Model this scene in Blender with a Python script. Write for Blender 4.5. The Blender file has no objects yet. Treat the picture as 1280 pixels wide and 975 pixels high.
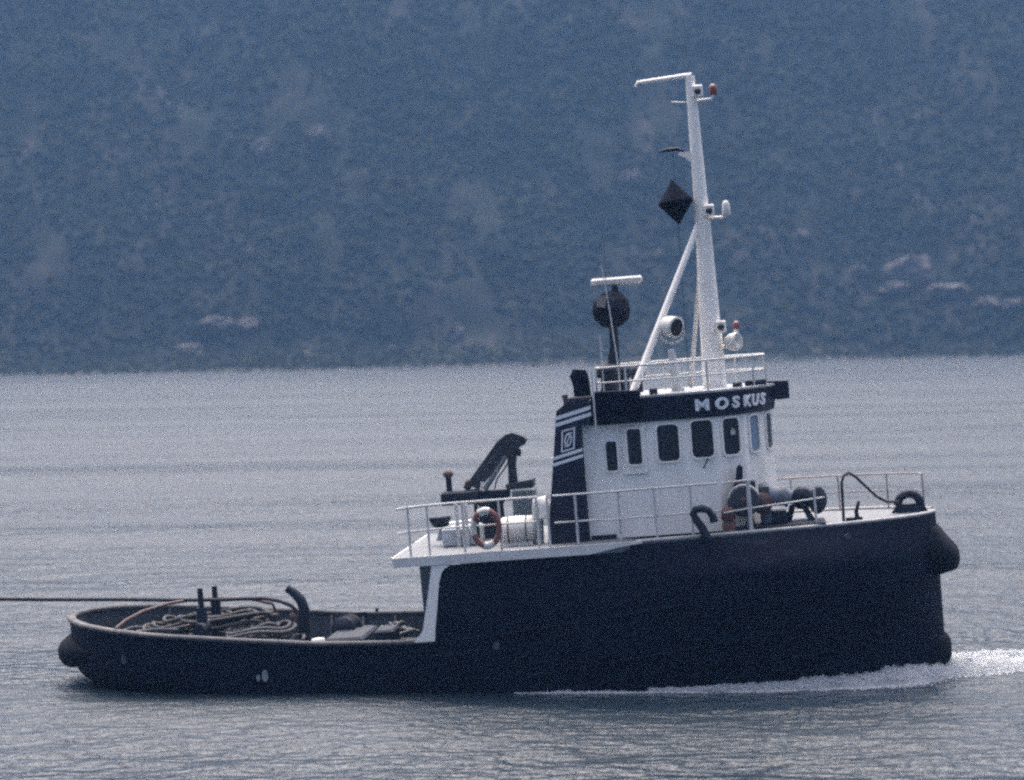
import bpy, bmesh, math, random
from mathutils import Vector, Matrix, noise
random.seed(7)
S = bpy.context.scene
COL = S.collection
R = math.radians

# ------------------------------------------------------------------ camera
PITCH_CAM = math.atan(79.5/3000); ROLL = R(1.12)
cf = Vector((0, math.cos(PITCH_CAM), -math.sin(PITCH_CAM)))
cr0 = Vector((1, 0, 0)); cu0 = Vector((0, math.sin(PITCH_CAM), math.cos(PITCH_CAM)))
cr = cr0*math.cos(ROLL) - cu0*math.sin(ROLL); cu = cr0*math.sin(ROLL) + cu0*math.cos(ROLL)
cam = bpy.data.cameras.new('camera'); camo = bpy.data.objects.new('camera', cam); COL.objects.link(camo)
M = Matrix((cr, cu, -cf)).transposed().to_4x4(); M.translation = Vector((0, -60, 9)); camo.matrix_world = M
cam.sensor_width = 36; cam.lens = 36*3000/1280; cam.clip_start = 1; cam.clip_end = 6000
cam.dof.use_dof = True; cam.dof.focus_distance = 58.5; cam.dof.aperture_fstop = .55   # long lens wide open: the far shore is soft
S.camera = camo

# ------------------------------------------------------------------ light
SUN_EL, SUN_AZ = R(66), R(-8)          # azimuth clockwise from +Y: high beyond the hillside, veiled by cloud
w = bpy.data.worlds.new('World'); S.world = w; w.use_nodes = True
nt = w.node_tree; bg = nt.nodes['Background']
sky = nt.nodes.new('ShaderNodeTexSky'); sky.sky_type = 'NISHITA'; sky.sun_disc = False
sky.sun_elevation = SUN_EL; sky.sun_rotation = SUN_AZ
sky.air_density = .35; sky.dust_density = 6.0; sky.ozone_density = 1.0
nt.links.new(sky.outputs[0], bg.inputs[0]); bg.inputs[1].default_value = 0.15
sd = bpy.data.lights.new('sun', 'SUN'); so = bpy.data.objects.new('sun', sd); COL.objects.link(so)
sd.energy = 1.0; sd.angle = R(85); sd.color = (1, .97, .94)
d = Vector((math.sin(SUN_AZ)*math.cos(SUN_EL), math.cos(SUN_AZ)*math.cos(SUN_EL), math.sin(SUN_EL)))
so.rotation_euler = d.to_track_quat('Z', 'Y').to_euler()
S.view_settings.view_transform = 'Standard'; S.view_settings.look = 'None'
S.view_settings.exposure = 1.9; S.view_settings.gamma = 1
S.render.engine = 'CYCLES'
S.cycles.use_denoising = False           # the print is grainy: keep the sampling grain
S.cycles.filter_width = 2.5; S.cycles.adaptive_threshold = .022; S.cycles.adaptive_min_samples = 32
S.cycles.max_bounces = 6; S.cycles.volume_bounces = 0

# ------------------------------------------------------------------ materials
MATS = {}
def mat(name, col, rough=.6, var=.15, scale=3.0, metal=0.0, bump=0.0, spec=.5, stretch=(1, 1, 1), col2=None, thr=(.35, .7)):
    if name in MATS: return MATS[name]
    m = bpy.data.materials.new(name); m.use_nodes = True; t = m.node_tree; b = t.nodes['Principled BSDF']
    b.inputs['Roughness'].default_value = rough; b.inputs['Metallic'].default_value = metal
    b.inputs['Specular IOR Level'].default_value = spec
    tc = t.nodes.new('ShaderNodeTexCoord'); mp = t.nodes.new('ShaderNodeMapping'); mp.inputs['Scale'].default_value = stretch
    n = t.nodes.new('ShaderNodeTexNoise'); n.inputs['Scale'].default_value = scale; n.inputs['Detail'].default_value = 6; n.inputs['Roughness'].default_value = .65
    t.links.new(tc.outputs['Object'], mp.inputs[0]); t.links.new(mp.outputs[0], n.inputs['Vector'])
    rp = t.nodes.new('ShaderNodeValToRGB'); rp.color_ramp.elements[0].position = thr[0]; rp.color_ramp.elements[1].position = thr[1]
    c2 = col2 if col2 else tuple(c*(1-var) for c in col)
    c1 = col if col2 else tuple(min(1, c*(1+var)) for c in col)
    rp.color_ramp.elements[0].color = (*c2, 1); rp.color_ramp.elements[1].color = (*c1, 1)
    t.links.new(n.outputs['Fac'], rp.inputs[0]); t.links.new(rp.outputs[0], b.inputs['Base Color'])
    if bump:
        bp = t.nodes.new('ShaderNodeBump'); bp.inputs['Strength'].default_value = bump; bp.inputs['Distance'].default_value = .05
        t.links.new(n.outputs['Fac'], bp.inputs['Height']); t.links.new(bp.outputs[0], b.inputs['Normal'])
    MATS[name] = m; return m
navy = mat('navy paint', (.009, .012, .030), .5, .35, 1.2, stretch=(1, 1, .3), spec=.3)
hullm = mat('hull paint', (.003, .0055, .016), .55, .4, 1.1, bump=.1, stretch=(1, 1, .45), col2=(.0045, .007, .018), thr=(.3, .62), spec=.10)
t = hullm.node_tree; b = t.nodes['Principled BSDF']      # scuffed and rubbed patches running along the plating
tc = t.nodes.new('ShaderNodeTexCoord'); mp = t.nodes.new('ShaderNodeMapping'); mp.inputs['Scale'].default_value = (.35, 1, 2.2)
n = t.nodes.new('ShaderNodeTexNoise'); n.inputs['Scale'].default_value = 1.3; n.inputs['Detail'].default_value = 9; n.inputs['Roughness'].default_value = .75
rp = t.nodes.new('ShaderNodeValToRGB'); rp.color_ramp.elements[0].position = .60; rp.color_ramp.elements[1].position = .74; rp.color_ramp.elements[1].color = (.8, .8, .8, 1)
mx = t.nodes.new('ShaderNodeMix'); mx.data_type = 'RGBA'; mx.inputs[7].default_value = (.030, .036, .050, 1)
src = b.inputs['Base Color'].links[0].from_socket
t.links.new(tc.outputs['Object'], mp.inputs[0]); t.links.new(mp.outputs[0], n.inputs['Vector']); t.links.new(n.outputs['Fac'], rp.inputs[0])
t.links.new(rp.outputs[0], mx.inputs[0]); t.links.new(src, mx.inputs[6]); t.links.new(mx.outputs[2], b.inputs['Base Color'])
white = mat('white paint', (.84, .80, .73), .55, .1, 2.2, stretch=(1, 1, .3), col2=(.70, .655, .59), thr=(.28, .55))
offw = mat('weathered white paint', (.52, .52, .50), .6, .1, 6, col2=(.36, .34, .31), thr=(.3, .52))
deckm = mat('grey deck paint', (.125, .135, .145), .7, .12, 2.5)
dark = mat('dark steel', (.012, .018, .032), .65, .35, 5, spec=.25)
black = mat('black paint', (.005, .007, .016), .75, .3, 5, spec=.04)
grey = mat('grey green steel', (.10, .13, .15), .6, .2, 4)
midg = mat('blue grey steel', (.05, .06, .075), .6, .3, 3, col2=(.032, .036, .046))
rubber = mat('black rubber', (.004, .006, .012), .85, .3, 6, bump=.3, spec=.12)
tan = mat('old rope', (.085, .075, .066), .9, .25, 14, bump=.4)
darkrope = mat('dark tow rope', (.03, .03, .036), .9, .35, 16, bump=.4)
caprail = mat('worn cap rail', (.11, .105, .105), .8, .2, 3, col2=(.035, .036, .044), thr=(.35, .6))
orange = mat('faded orange red', (.18, .07, .062), .6, .15, 8)
cream = mat('cream plastic', (.56, .545, .50), .5, .06, 5)
glass = mat('dark window glass', (.010, .014, .020), .06, .1, 2)
bright_pane = mat('window glass with painted brightness', (.17, .23, .30), .15, .08, 4)  # one front pane: light seen in the glass is painted into its colour
stripe = mat('white stripe paint', (.70, .71, .72), .5, .08, 5)
lens = mat('lamp lens', (.012, .012, .016), .15, .1, 5)
redg = mat('red lamp glass', (.17, .05, .045), .3, .1, 5)
railm = mat('rail paint', (.50, .50, .49), .6, .15, 5, col2=(.36, .33, .31), thr=(.3, .5))
brown = mat('brown weathered steel', (.11, .075, .07), .8, .25, 6)

# ------------------------------------------------------------------ mesh builder
class MB:
    def __init__(s): s.v = []; s.f = []; s.sm = []
    def add(s, vs, fs, smooth=False):
        o = len(s.v); s.v += [tuple(p) for p in vs]; s.f += [tuple(i+o for i in f) for f in fs]; s.sm += [smooth]*len(fs); return s
    def box(s, x0, x1, y0, y1, z0, z1):
        return s.add([(x0,y0,z0),(x1,y0,z0),(x1,y1,z0),(x0,y1,z0),(x0,y0,z1),(x1,y0,z1),(x1,y1,z1),(x0,y1,z1)],
                     [(0,3,2,1),(4,5,6,7),(0,1,5,4),(1,2,6,5),(2,3,7,6),(3,0,4,7)])
    def bbox(s, x0, x1, y0, y1, z0, z1, r):
        # box with bevelled edges: three stacked loops
        def loop(i, z):
            a, b, c, e = x0+i, x1-i, y0+i, y1-i
            return [(a+r,c,z),(b-r,c,z),(b,c+r,z),(b,e-r,z),(b-r,e,z),(a+r,e,z),(a,e-r,z),(a,c+r,z)]
        vs = loop(r, z0)+loop(0, z0+r)+loop(0, z1-r)+loop(r, z1)
        fs = [tuple(range(7,-1,-1)), tuple(range(24,32))]
        for k in range(3):
            for i in range(8): fs.append((k*8+i, k*8+(i+1)%8, k*8+8+(i+1)%8, k*8+8+i))
        return s.add(vs, fs)
    def cyl(s, a, b, r0, r1=None, n=10, cap=True):
        return s.tube([a, b], [r0, r0 if r1 is None else r1], n, cap)
    def tube(s, pts, r, n=8, cap=True):
        pts = [Vector(p) for p in pts]; rs = r if isinstance(r, (list, tuple)) else [r]*len(pts)
        vs = []; fs = []; nrm = None
        for i, p in enumerate(pts):
            t = (pts[min(i+1, len(pts)-1)] - pts[max(i-1, 0)]).normalized()
            if nrm is None:
                nrm = t.orthogonal().normalized()
            nrm = (nrm - t*nrm.dot(t)).normalized(); bn = t.cross(nrm)
            for k in range(n):
                a = 2*math.pi*k/n; vs.append(p + (nrm*math.cos(a)+bn*math.sin(a))*rs[i])
        for i in range(len(pts)-1):
            for k in range(n): fs.append((i*n+k, i*n+(k+1)%n, (i+1)*n+(k+1)%n, (i+1)*n+k))
        s.add(vs, fs, True)
        if cap:
            m = len(pts)-1
            s.add(vs[:n], [tuple(range(n-1,-1,-1))]); s.add(vs[m*n:], [tuple(range(n))])
        return s
    def lathe(s, c, axis, prof, n=16):
        # prof: (distance along axis, radius)
        ax = Vector(axis).normalized(); u = ax.orthogonal().normalized(); v = ax.cross(u); c = Vector(c)
        vs = []; fs = []
        for (h, r) in prof:
            for k in range(n):
                a = 2*math.pi*k/n; vs.append(c+ax*h+(u*math.cos(a)+v*math.sin(a))*max(r, 1e-4))
        for i in range(len(prof)-1):
            for k in range(n): fs.append((i*n+k, i*n+(k+1)%n, (i+1)*n+(k+1)%n, (i+1)*n+k))
        return s.add(vs, fs, True)
    def ball(s, c, r, n=12, sq=(1, 1, 1)):
        c = Vector(c); m = max(4, n//2); vs = []; fs = []
        for i in range(m+1):
            a = math.pi*i/m
            for k in range(n):
                b = 2*math.pi*k/n; rr = max(math.sin(a), 1e-3)
                vs.append((c.x+r*sq[0]*rr*math.cos(b), c.y+r*sq[1]*rr*math.sin(b), c.z+r*sq[2]*math.cos(a)))
        for i in range(m):
            for k in range(n): fs.append((i*n+k, (i+1)*n+k, (i+1)*n+(k+1)%n, i*n+(k+1)%n))
        return s.add(vs, fs, True)
    def torus(s, c, axis, R0, r, n=24, m=8, a0=0, a1=2*math.pi, ref=None, sq=1.0):
        ax = Vector(axis).normalized(); u = Vector(ref).normalized() if ref else ax.orthogonal().normalized(); v = ax.cross(u); c = Vector(c)
        full = abs(a1-a0-2*math.pi) < 1e-6
        cnt = n if full else n+1; vs = []; fs = []
        for i in range(cnt):
            a = a0+(a1-a0)*i/n; dr = u*math.cos(a)+v*math.sin(a)*sq
            for k in range(m):
                b = 2*math.pi*k/m; vs.append(c+dr*(R0+r*math.cos(b))+ax*r*math.sin(b))
        for i in range(n):
            j = (i+1) % cnt
            for k in range(m): fs.append((i*m+k, j*m+k, j*m+(k+1)%m, i*m+(k+1)%m))
        return s.add(vs, fs, True)
    def prism(s, poly, y0, y1, plane='xz'):
        # extrude a polygon given in (x,z) along y, or in (x,y) along z
        n = len(poly)
        if plane == 'xz': vs = [(p[0], y0, p[1]) for p in poly]+[(p[0], y1, p[1]) for p in poly]
        elif plane == 'yz': vs = [(y0, p[0], p[1]) for p in poly]+[(y1, p[0], p[1]) for p in poly]
        else: vs = [(p[0], p[1], y0) for p in poly]+[(p[0], p[1], y1) for p in poly]
        fs = [tuple(range(n)), tuple(range(2*n-1, n-1, -1))]+[(i, i+n, (i+1)%n+n, (i+1)%n) for i in range(n)]
        return s.add(vs, fs)
    def grid(s, rows, smooth=True, close=False):
        m = len(rows[0]); vs = [p for r_ in rows for p in r_]; fs = []
        for i in range(len(rows)-1):
            for k in range(m if close else m-1): fs.append((i*m+k, i*m+(k+1)%m, (i+1)*m+(k+1)%m, (i+1)*m+k))
        return s.add(vs, fs, smooth)
    def build(s, name, material, parent=None, fix=True, label=None, smooth_angle=None):
        me = bpy.data.meshes.new(name); me.from_pydata(s.v, [], s.f)
        me.polygons.foreach_set('use_smooth', s.sm)
        if fix:
            bm = bmesh.new(); bm.from_mesh(me); bmesh.ops.recalc_face_normals(bm, faces=bm.faces); bm.to_mesh(me); bm.free()
        me.materials.append(material); me.update()
        o = bpy.data.objects.new(name, me); COL.objects.link(o)
        if parent is not None: o.parent = parent
        if label: o['label'] = label
        return o
def tag(o, label=None, cat=None, group=None, kind=None):
    if label: o['label'] = label
    if cat: o['category'] = cat
    if group: o['group'] = group
    if kind: o['kind'] = kind
    return o

# ------------------------------------------------------------------ boat frame
BM = Matrix.Rotation(R(-5.5), 4, 'Z') @ Matrix.Rotation(R(-3.4), 4, 'Y')
def thing(name, loc, label, cat, group=None):
    o = bpy.data.objects.new(name, None); COL.objects.link(o); o.empty_display_size = .3
    o.matrix_world = BM @ Matrix.Translation(loc)
    return tag(o, label, cat, group)

# ------------------------------------------------------------------ water, shore, sky side
def shore_y(x):
    return 462 + 3*math.sin(x/41.0) + 2*math.sin(x/17.0+1) + (x*x)/9000.0*0
def hill(x, y):
    s = y - shore_y(x)
    if s < 0: return s*.25
    n = noise.fractal(Vector((x/60, y/60, 3.1)), 1.0, 2.0, 5)
    n2 = noise.fractal(Vector((x/14, y/14, 9.1)), .8, 2.0, 4)
    gul = abs(noise.noise(Vector((x/45+y/160, y/260, 1.7))))
    base = .12*min(s, 36) + .74*max(0, s-36) if s > 36 else .12*s
    f = min(1, s/60)
    if s > 330: base -= (s-330)*.95
    return base + f*(9*n - 10*gul + 2.2*n2) + min(1, s/12)*(.9*n2) + .3
def make_hill():
    xs = [-760+40*i for i in range(14)] + [-200+1.7*i for i in range(236)] + [220+40*i for i in range(14)]
    ss = [-12, -6, -3, -1, 0] + [.9*i for i in range(1, 40)] + [36+1.7*i for i in range(1, 150)] + [300+25*i for i in range(24)]
    rows = [[(x, shore_y(x)+s, hill(x, shore_y(x)+s)) for x in xs] for s in ss]
    m = bpy.data.materials.new('hillside scrub and rock'); m.use_nodes = True; t = m.node_tree; b = t.nodes['Principled BSDF']
    b.inputs['Roughness'].default_value = .95; b.inputs['Specular IOR Level'].default_value = .03
    tc = t.nodes.new('ShaderNodeTexCoord')
    def nz(sc, det, st=(1, 1, 1)):
        mp = t.nodes.new('ShaderNodeMapping'); mp.inputs['Scale'].default_value = st
        n = t.nodes.new('ShaderNodeTexNoise'); n.inputs['Scale'].default_value = sc; n.inputs['Detail'].default_value = det; n.inputs['Roughness'].default_value = .7
        t.links.new(tc.outputs['Object'], mp.inputs[0]); t.links.new(mp.outputs[0], n.inputs['Vector']); return n
    def ramp(src, p0, p1, c0, c1):
        r = t.nodes.new('ShaderNodeValToRGB'); r.color_ramp.elements[0].position = p0; r.color_ramp.elements[1].position = p1
        r.color_ramp.elements[0].color = (*c0, 1); r.color_ramp.elements[1].color = (*c1, 1); t.links.new(src.outputs['Fac'], r.inputs[0]); return r
    a = ramp(nz(.035, 8), .35, .68, (.016, .021, .018), (.023, .027, .022))
    k = ramp(nz(.05, 9, (1.8, .5, .6)), .50, .66, (0, 0, 0), (1, 1, 1))
    mx = t.nodes.new('ShaderNodeMix'); mx.data_type = 'RGBA'; mx.inputs[7].default_value = (.046, .042, .039, 1)
    t.links.new(k.outputs[0], mx.inputs[0]); t.links.new(a.outputs[0], mx.inputs[6]); t.links.new(mx.outputs[2], b.inputs['Base Color'])
    o = MB().grid(rows).build('hillside', m, fix=False)
    return tag(o, 'steep scrub covered hillside rising from the far shore', None, None, 'structure')
make_hill()

SEA = .25     # sea level: the loaded tug floats a little deeper than its own datum
def make_water():
    m = bpy.data.materials.new('sea water'); m.use_nodes = True; t = m.node_tree; b = t.nodes['Principled BSDF']
    b.inputs['Base Color'].default_value = (.013, .024, .036, 1); b.inputs['Roughness'].default_value = .20; b.inputs['IOR'].default_value = 1.333
    tc = t.nodes.new('ShaderNodeTexCoord')
    last = None
    for sc, st, dist, strg in ((3.0, (.6, 1, 1), .30, 1.0), (.7, (.5, 1, 1), .6, 1.0), (.06, (.3, 1, 1), 3.0, .8)):
        mp = t.nodes.new('ShaderNodeMapping'); mp.inputs['Scale'].default_value = st; mp.inputs['Rotation'].default_value = (0, 0, R(6))
        n = t.nodes.new('ShaderNodeTexNoise'); n.inputs['Scale'].default_value = sc; n.inputs['Detail'].default_value = 3; n.inputs['Roughness'].default_value = .5
        t.links.new(tc.outputs['Object'], mp.inputs[0]); t.links.new(mp.outputs[0], n.inputs['Vector'])
        bp = t.nodes.new('ShaderNodeBump'); bp.inputs['Strength'].default_value = strg; bp.inputs['Distance'].default_value = dist
        t.links.new(n.outputs['Fac'], bp.inputs['Height'])
        if last: t.links.new(last.outputs[0], bp.inputs['Normal'])
        last = bp
    t.links.new(last.outputs[0], b.inputs['Normal'])
    bumps = [q for q in t.nodes if q.type == 'BUMP']
    mpm = t.nodes.new('ShaderNodeMapping'); mpm.vector_type = 'TEXTURE'
    mpm.inputs['Location'].default_value = (4.6, -.5, 0); mpm.inputs['Rotation'].default_value = (0, 0, R(-5.5)); mpm.inputs['Scale'].default_value = (8.2, 6.6, 1)
    gr = t.nodes.new('ShaderNodeTexGradient'); gr.gradient_type = 'SPHERICAL'
    t.links.new(tc.outputs['Object'], mpm.inputs[0]); t.links.new(mpm.outputs[0], gr.inputs[0])
    slick = t.nodes.new('ShaderNodeMapRange'); slick.inputs[1].default_value = 0; slick.inputs[2].default_value = .28; slick.inputs[3].default_value = 1; slick.inputs[4].default_value = .30
    t.links.new(gr.outputs['Fac'], slick.inputs[0])
    for q in bumps:
        k = t.nodes.new('ShaderNodeMath'); k.operation = 'MULTIPLY'; k.inputs[1].default_value = q.inputs['Strength'].default_value
        t.links.new(slick.outputs[0], k.inputs[0]); t.links.new(k.outputs[0], q.inputs['Strength'])
    # calm and ruffled patches change the gloss
    mp = t.nodes.new('ShaderNodeMapping'); mp.inputs['Scale'].default_value = (.06, 1, 1)
    n = t.nodes.new('ShaderNodeTexNoise'); n.inputs['Scale'].default_value = .09; n.inputs['Detail'].default_value = 4
    t.links.new(tc.outputs['Object'], mp.inputs[0]); t.links.new(mp.outputs[0], n.inputs['Vector'])
    mr = t.nodes.new('ShaderNodeMapRange'); mr.inputs[1].default_value = .35; mr.inputs[2].default_value = .65; mr.inputs[3].default_value = .20; mr.inputs[4].default_value = .42
    t.links.new(n.outputs['Fac'], mr.inputs[0])
    k = t.nodes.new('ShaderNodeMath'); k.operation = 'MULTIPLY'; t.links.new(mr.outputs[0], k.inputs[0]); t.links.new(slick.outputs[0], k.inputs[1]); t.links.new(k.outputs[0], b.inputs['Roughness'])
    o = MB().add([(-900,-600,SEA),(900,-600,SEA),(900,520,SEA),(-900,520,SEA)], [(0,1,2,3)]).build('sea', m, fix=False)
    tag(o, 'rippled grey blue fjord water', None, None, 'structure')
make_water()

# ------------------------------------------------------------------ hull
def lerp(a, b, t): return a+(b-a)*t
def interp(x, tab):
    if x <= tab[0][0]: return tab[0][1]
    for (a, b), (c, e) in zip(tab, tab[1:]):
        if x <= c: return lerp(b, e, (x-a)/(c-a))
    return tab[-1][1]
XS, XB = -11.2, 10.65
RIM = [(-11.2, 2.56), (-10.4, 2.45), (-9.45, 2.33), (-8.3, 2.18), (-6.28, 1.96), (-4.73, 1.76), (-2, 1.63), (-1.58, 1.63)]
def ztop(x):
    if x <= -1.58: return interp(x, RIM)
    return interp(x, [(-1.58, 1.63), (-1.46, 2.42), (-1.36, 3.05), (-1.27, 3.3), (-1.05, 3.43), (2.3, 3.44), (3.2, 3.59), (10.7, 3.62)])
def xstern(z): return interp(z, [(-1.2, -8.8), (.4, -9.8), (.85, -10.6), (1.15, -11.05), (1.5, -11.2), (3, -11.2)])
def hb(x, z):
    B = interp(z, [(-1.2, 2.5), (0, 2.84), (1.0, 3.04), (2.2, 3.2), (4, 3.2)])
    if x < -5:
        t = min(1, (-5-x)/(-5-XS)); B = lerp(B, B*.975, min(1, t*2)); y = B*max(0, 1-t**4)**.5
    elif x > interp(z, [(0, 1.2), (1.5, 2.4), (2.6, 3.0)]):
        p = interp(z, [(-1.2, 1.6), (0, 1.75), (1.0, 2.2), (2.0, 2.8), (2.7, 3.0), (4, 3.0)]); xf = interp(z, [(0, 1.2), (1.5, 2.4), (2.6, 3.0)])
        t = min(1, (x-xf)/(XB-xf)); y = B*max(0, 1-t**p)**.5
    else: y = B*interp(x, [(-5, .975), (-2, 1.0)])
    if z > 2.8:
        k = min(1, max(0, (x-2.5)/4)); y *= 1-.15*k*(z-2.8)/.8
    return y
def xz(x, z):
    return x if x > -5 else -5+(x+5)*(xstern(z)+5)/(XS+5)
cols = []
for i in range(22): cols.append(-5-(6.2)*math.sin(math.pi/2*(1-i/22)))
cols += [-5+.4*i for i in range(8)] + [-1.9, -1.7, -1.58, -1.52, -1.46, -1.41, -1.36, -1.31, -1.27, -1.2, -1.05, -.8] + [-.4+.6*i for i in range(6)] + [3.0, 3.25]
cols += [3.25+(XB-3.25)*math.sin(math.pi/2*i/26) for i in range(1, 27)]
tug = thing('tugboat', (0, 0, 0), 'navy hulled tugboat with white wheelhouse steaming to the right', 'tugboat')
NR = 26
def side_rows(sgn):
    rows = []
    for x in cols:
        zt = ztop(x)
        zs = [lerp(-1.2, zt, (j/NR)) for j in range(NR+1)]
        if zt > 3: # keep a row on the knuckle
            j = min(range(NR+1), key=lambda q: abs(zs[q]-2.8)); zs[j] = 2.8
        rows.append([(xz(x, z), sgn*hb(x, z), z) for z in zs])
    return rows
hmb = MB(); hmb.grid(side_rows(-1)); hmb.grid(side_rows(1))
hull = hmb.build('hull', hullm, tug)
bm = bmesh.new(); bm.from_mesh(hull.data); bmesh.ops.remove_doubles(bm, verts=bm.verts, dist=.002); bmesh.ops.recalc_face_normals(bm, faces=bm.faces); bm.to_mesh(hull.data); bm.free()

def outline(x0, x1, z, off, n=40, y_end=None):
    # starboard outline points from x0 to x1 at height z (a number or a function), pushed outwards by off
    pts = []
    for i in range(n+1):
        x = lerp(x0, x1, i/n); zz = z(x) if callable(z) else z
        e = .02; y = hb(x, zz); 
        dx = (hb(min(x+e, XB), zz)-hb(max(x-e, XS), zz))
        nx, ny = -dx, 2*e; l = math.hypot(nx, ny); nx /= l; ny /= l
        pts.append((xz(x, zz)+nx*off, -(y+ny*off), zz))
    return pts
def mirror(pts): return [(p[0], -p[1], p[2]) for p in pts]
def endwrap(sgn_x, z, off, n, span):
    # arc round the stern (sgn_x=-1) or bow (+1): parameterised by y from -span to span
    pts = []
    for i in range(n+1):
        yy = lerp(-span, span, i/n)
        if sgn_x > 0:
            lo, hi = 4.0, XB
            for _ in range(40):
                mid_ = (lo+hi)/2
                if hb(mid_, z) > abs(yy): lo = mid_
                else: hi = mid_
            x = lo
        else:
            B = 3.2*.975; t = max(0, 1-(abs(yy)/B)**2)**(1/4.0); x = -5-6.2*t
        pts.append([x, yy])
    out = []
    for i, (x, y) in enumerate(pts):
        a = pts[max(0, i-1)]; b = pts[min(n, i+1)]; tx, ty = b[0]-a[0], b[1]-a[1]; l = math.hypot(tx, ty)
        nx, ny = ty/l, -tx/l
        if nx*sgn_x < 0: nx, ny = -nx, -ny
        out.append((x, y, nx, ny))
    return out
def fender(name, sgn, z, prof, n, span, taper, material):
    # prof: (offset outwards, height) closed loop
    rows = []
    path = endwrap(sgn, z, 0, n, span)
    for i, (x, y, nx, ny) in enumerate(path):
        k = min(1, (1-abs(y)/span)/taper); k = math.sin(k*math.pi/2)
        rows.append([(x+nx*(o*k if o > 0 else o), y+ny*(o*k if o > 0 else o), lerp(z, h, .3+.7*k)) for (o, h) in prof])
    mb = MB(); mb.grid(rows, True, True)
    return mb.build(name, material, tug)
fender('bow_fender', 1, 2.7, [(-.1, 2.14), (.05, 2.13), (.44, 2.24), (.50, 2.40), (.50, 2.62), (.46, 2.74), (.22, 3.05), (.10, 3.22), (.02, 3.32), (-.1, 3.3)], 30, 1.15, .35, rubber)
fender('lower_bow_fender', 1, .3, [(-.1, -.1), (.06, -.1), (.13, .05), (.15, .3), (.13, .48), (.04, .62), (-.1, .62)], 20, .9, .4, rubber)
fender('stern_fender', -1, 1.7, [(-.1, 1.33), (.10, 1.33), (.25, 1.42), (.35, 1.58), (.36, 1.78), (.26, 1.96), (.06, 2.10), (-.1, 2.12)], 40, 2.0, .5, rubber)
# chine strakes on both sides
for pts in (outline(-1.9, 4.4, lambda x: interp(x, [(-1.9, 1.60), (-.48, 1.64), (2.6, 1.92), (4.4, 2.1)]), .0),
            outline(.5, 8.5, lambda x: interp(x, [(.5, .62), (2.1, .77), (5.8, 1.16), (8.5, 1.5)]), .0)):
    MB().tube(pts, .035, 6).build('rubbing_strake', hullm, tug); MB().tube(mirror(pts), .035, 6).build('rubbing_strake', hullm, tug)
# aft working deck, bulwark lining and cap rail
def zdeck(x): return interp(x, [(-11.2, 1.45), (-8, 1.25), (-2, 1.0), (0, 1.0)])
acols = [-5-6.2*math.sin(math.pi/2*(1-i/30)) for i in range(30)]+[-5+.4*i for i in range(9)]
rows = []
for x in acols:
    zd = zdeck(x); y = max(0, hb(x, zd)-.18); rows.append([(max(xz(x, zd), xstern(zd)+.2), -y+2*y*j/8, zd) for j in range(9)])
MB().grid(rows).build('working_deck', midg, tug)
rows_s = []
for x in acols:
    zl_ = [lerp(zdeck(x)-.02, ztop(x)-.01, j/3) for j in range(4)]
    rows_s.append([(max(xz(x, q_), xstern(q_)+.12), max(0, hb(x, q_)-.11), q_) for q_ in zl_])
mb = MB().grid(rows_s); mb.grid([[(p[0], -p[1], p[2]) for p in r_] for r_ in rows_s])
lining = mb.build('bulwark', midg, tug)
path = [p for p in endwrap(-1, 2.4, 0, 70, 3.119)]
full = [(xx, -hb(xx, ztop(xx)), 0) for xx in [-2.0+(-3.0)*(1-i/8) for i in range(8)]]
capP = [(p[0], p[1]) for p in path]
capP = [(x, -hb(x, ztop(x))) for x in (-1.62, -2.6, -3.6, -4.4)] + capP + [(x, hb(x, ztop(x))) for x in (-4.4, -3.6, -2.6, -1.62)]
rows = []
for i, (x, y) in enumerate(capP):
    a = capP[max(0, i-1)]; b = capP[min(len(capP)-1, i+1)]; tx, ty = b[0]-a[0], b[1]-a[1]; l = math.hypot(tx, ty) or 1
    nx, ny = -ty/l, tx/l; z = ztop(min(x, -1.6))
    sg = 1 if nx*(x+5)+ny*y > 0 else -1
    nx *= sg; ny *= sg
    rows.append([(x+nx*o, y+ny*o, z+h) for (o, h) in ((.05, -.05), (.06, .01), (.03, .045), (-.13, .045), (-.16, .01), (-.15, -.05))])
j0 = next(i for i, p in enumerate(capP) if p[0] < -7.6); j1 = max(i for i, p in enumerate(capP) if p[0] < -7.6)
MB().grid(rows[j0:j1+1], False, True).build('cap_rail', caprail, lining, label='worn pale cap rail round the stern')
darkcap = mat('dark cap rail', (.028, .032, .042), .75, .2, 4, col2=(.06, .06, .065), thr=(.55, .3))
MB().grid(rows[:j0+1], False, True).build('cap_rail', darkcap, lining); MB().grid(rows[j1:], False, True).build('cap_rail', darkcap, lining)
for x in [-9.35+.85*i for i in range(9)]:
    for sg in (-1, 1):
        z0 = zdeck(x); z1 = ztop(x)-.06; y = sg*(hb(x, z1)-.12); yb = sg*(hb(x, z0)-.16)
        MB().prism([(y, z1), (y-sg*.12, z1), (yb-sg*.30, z0), (yb, z0)], x-.03, x+.03, 'yz').build('bulwark_stay', midg, lining)
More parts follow.
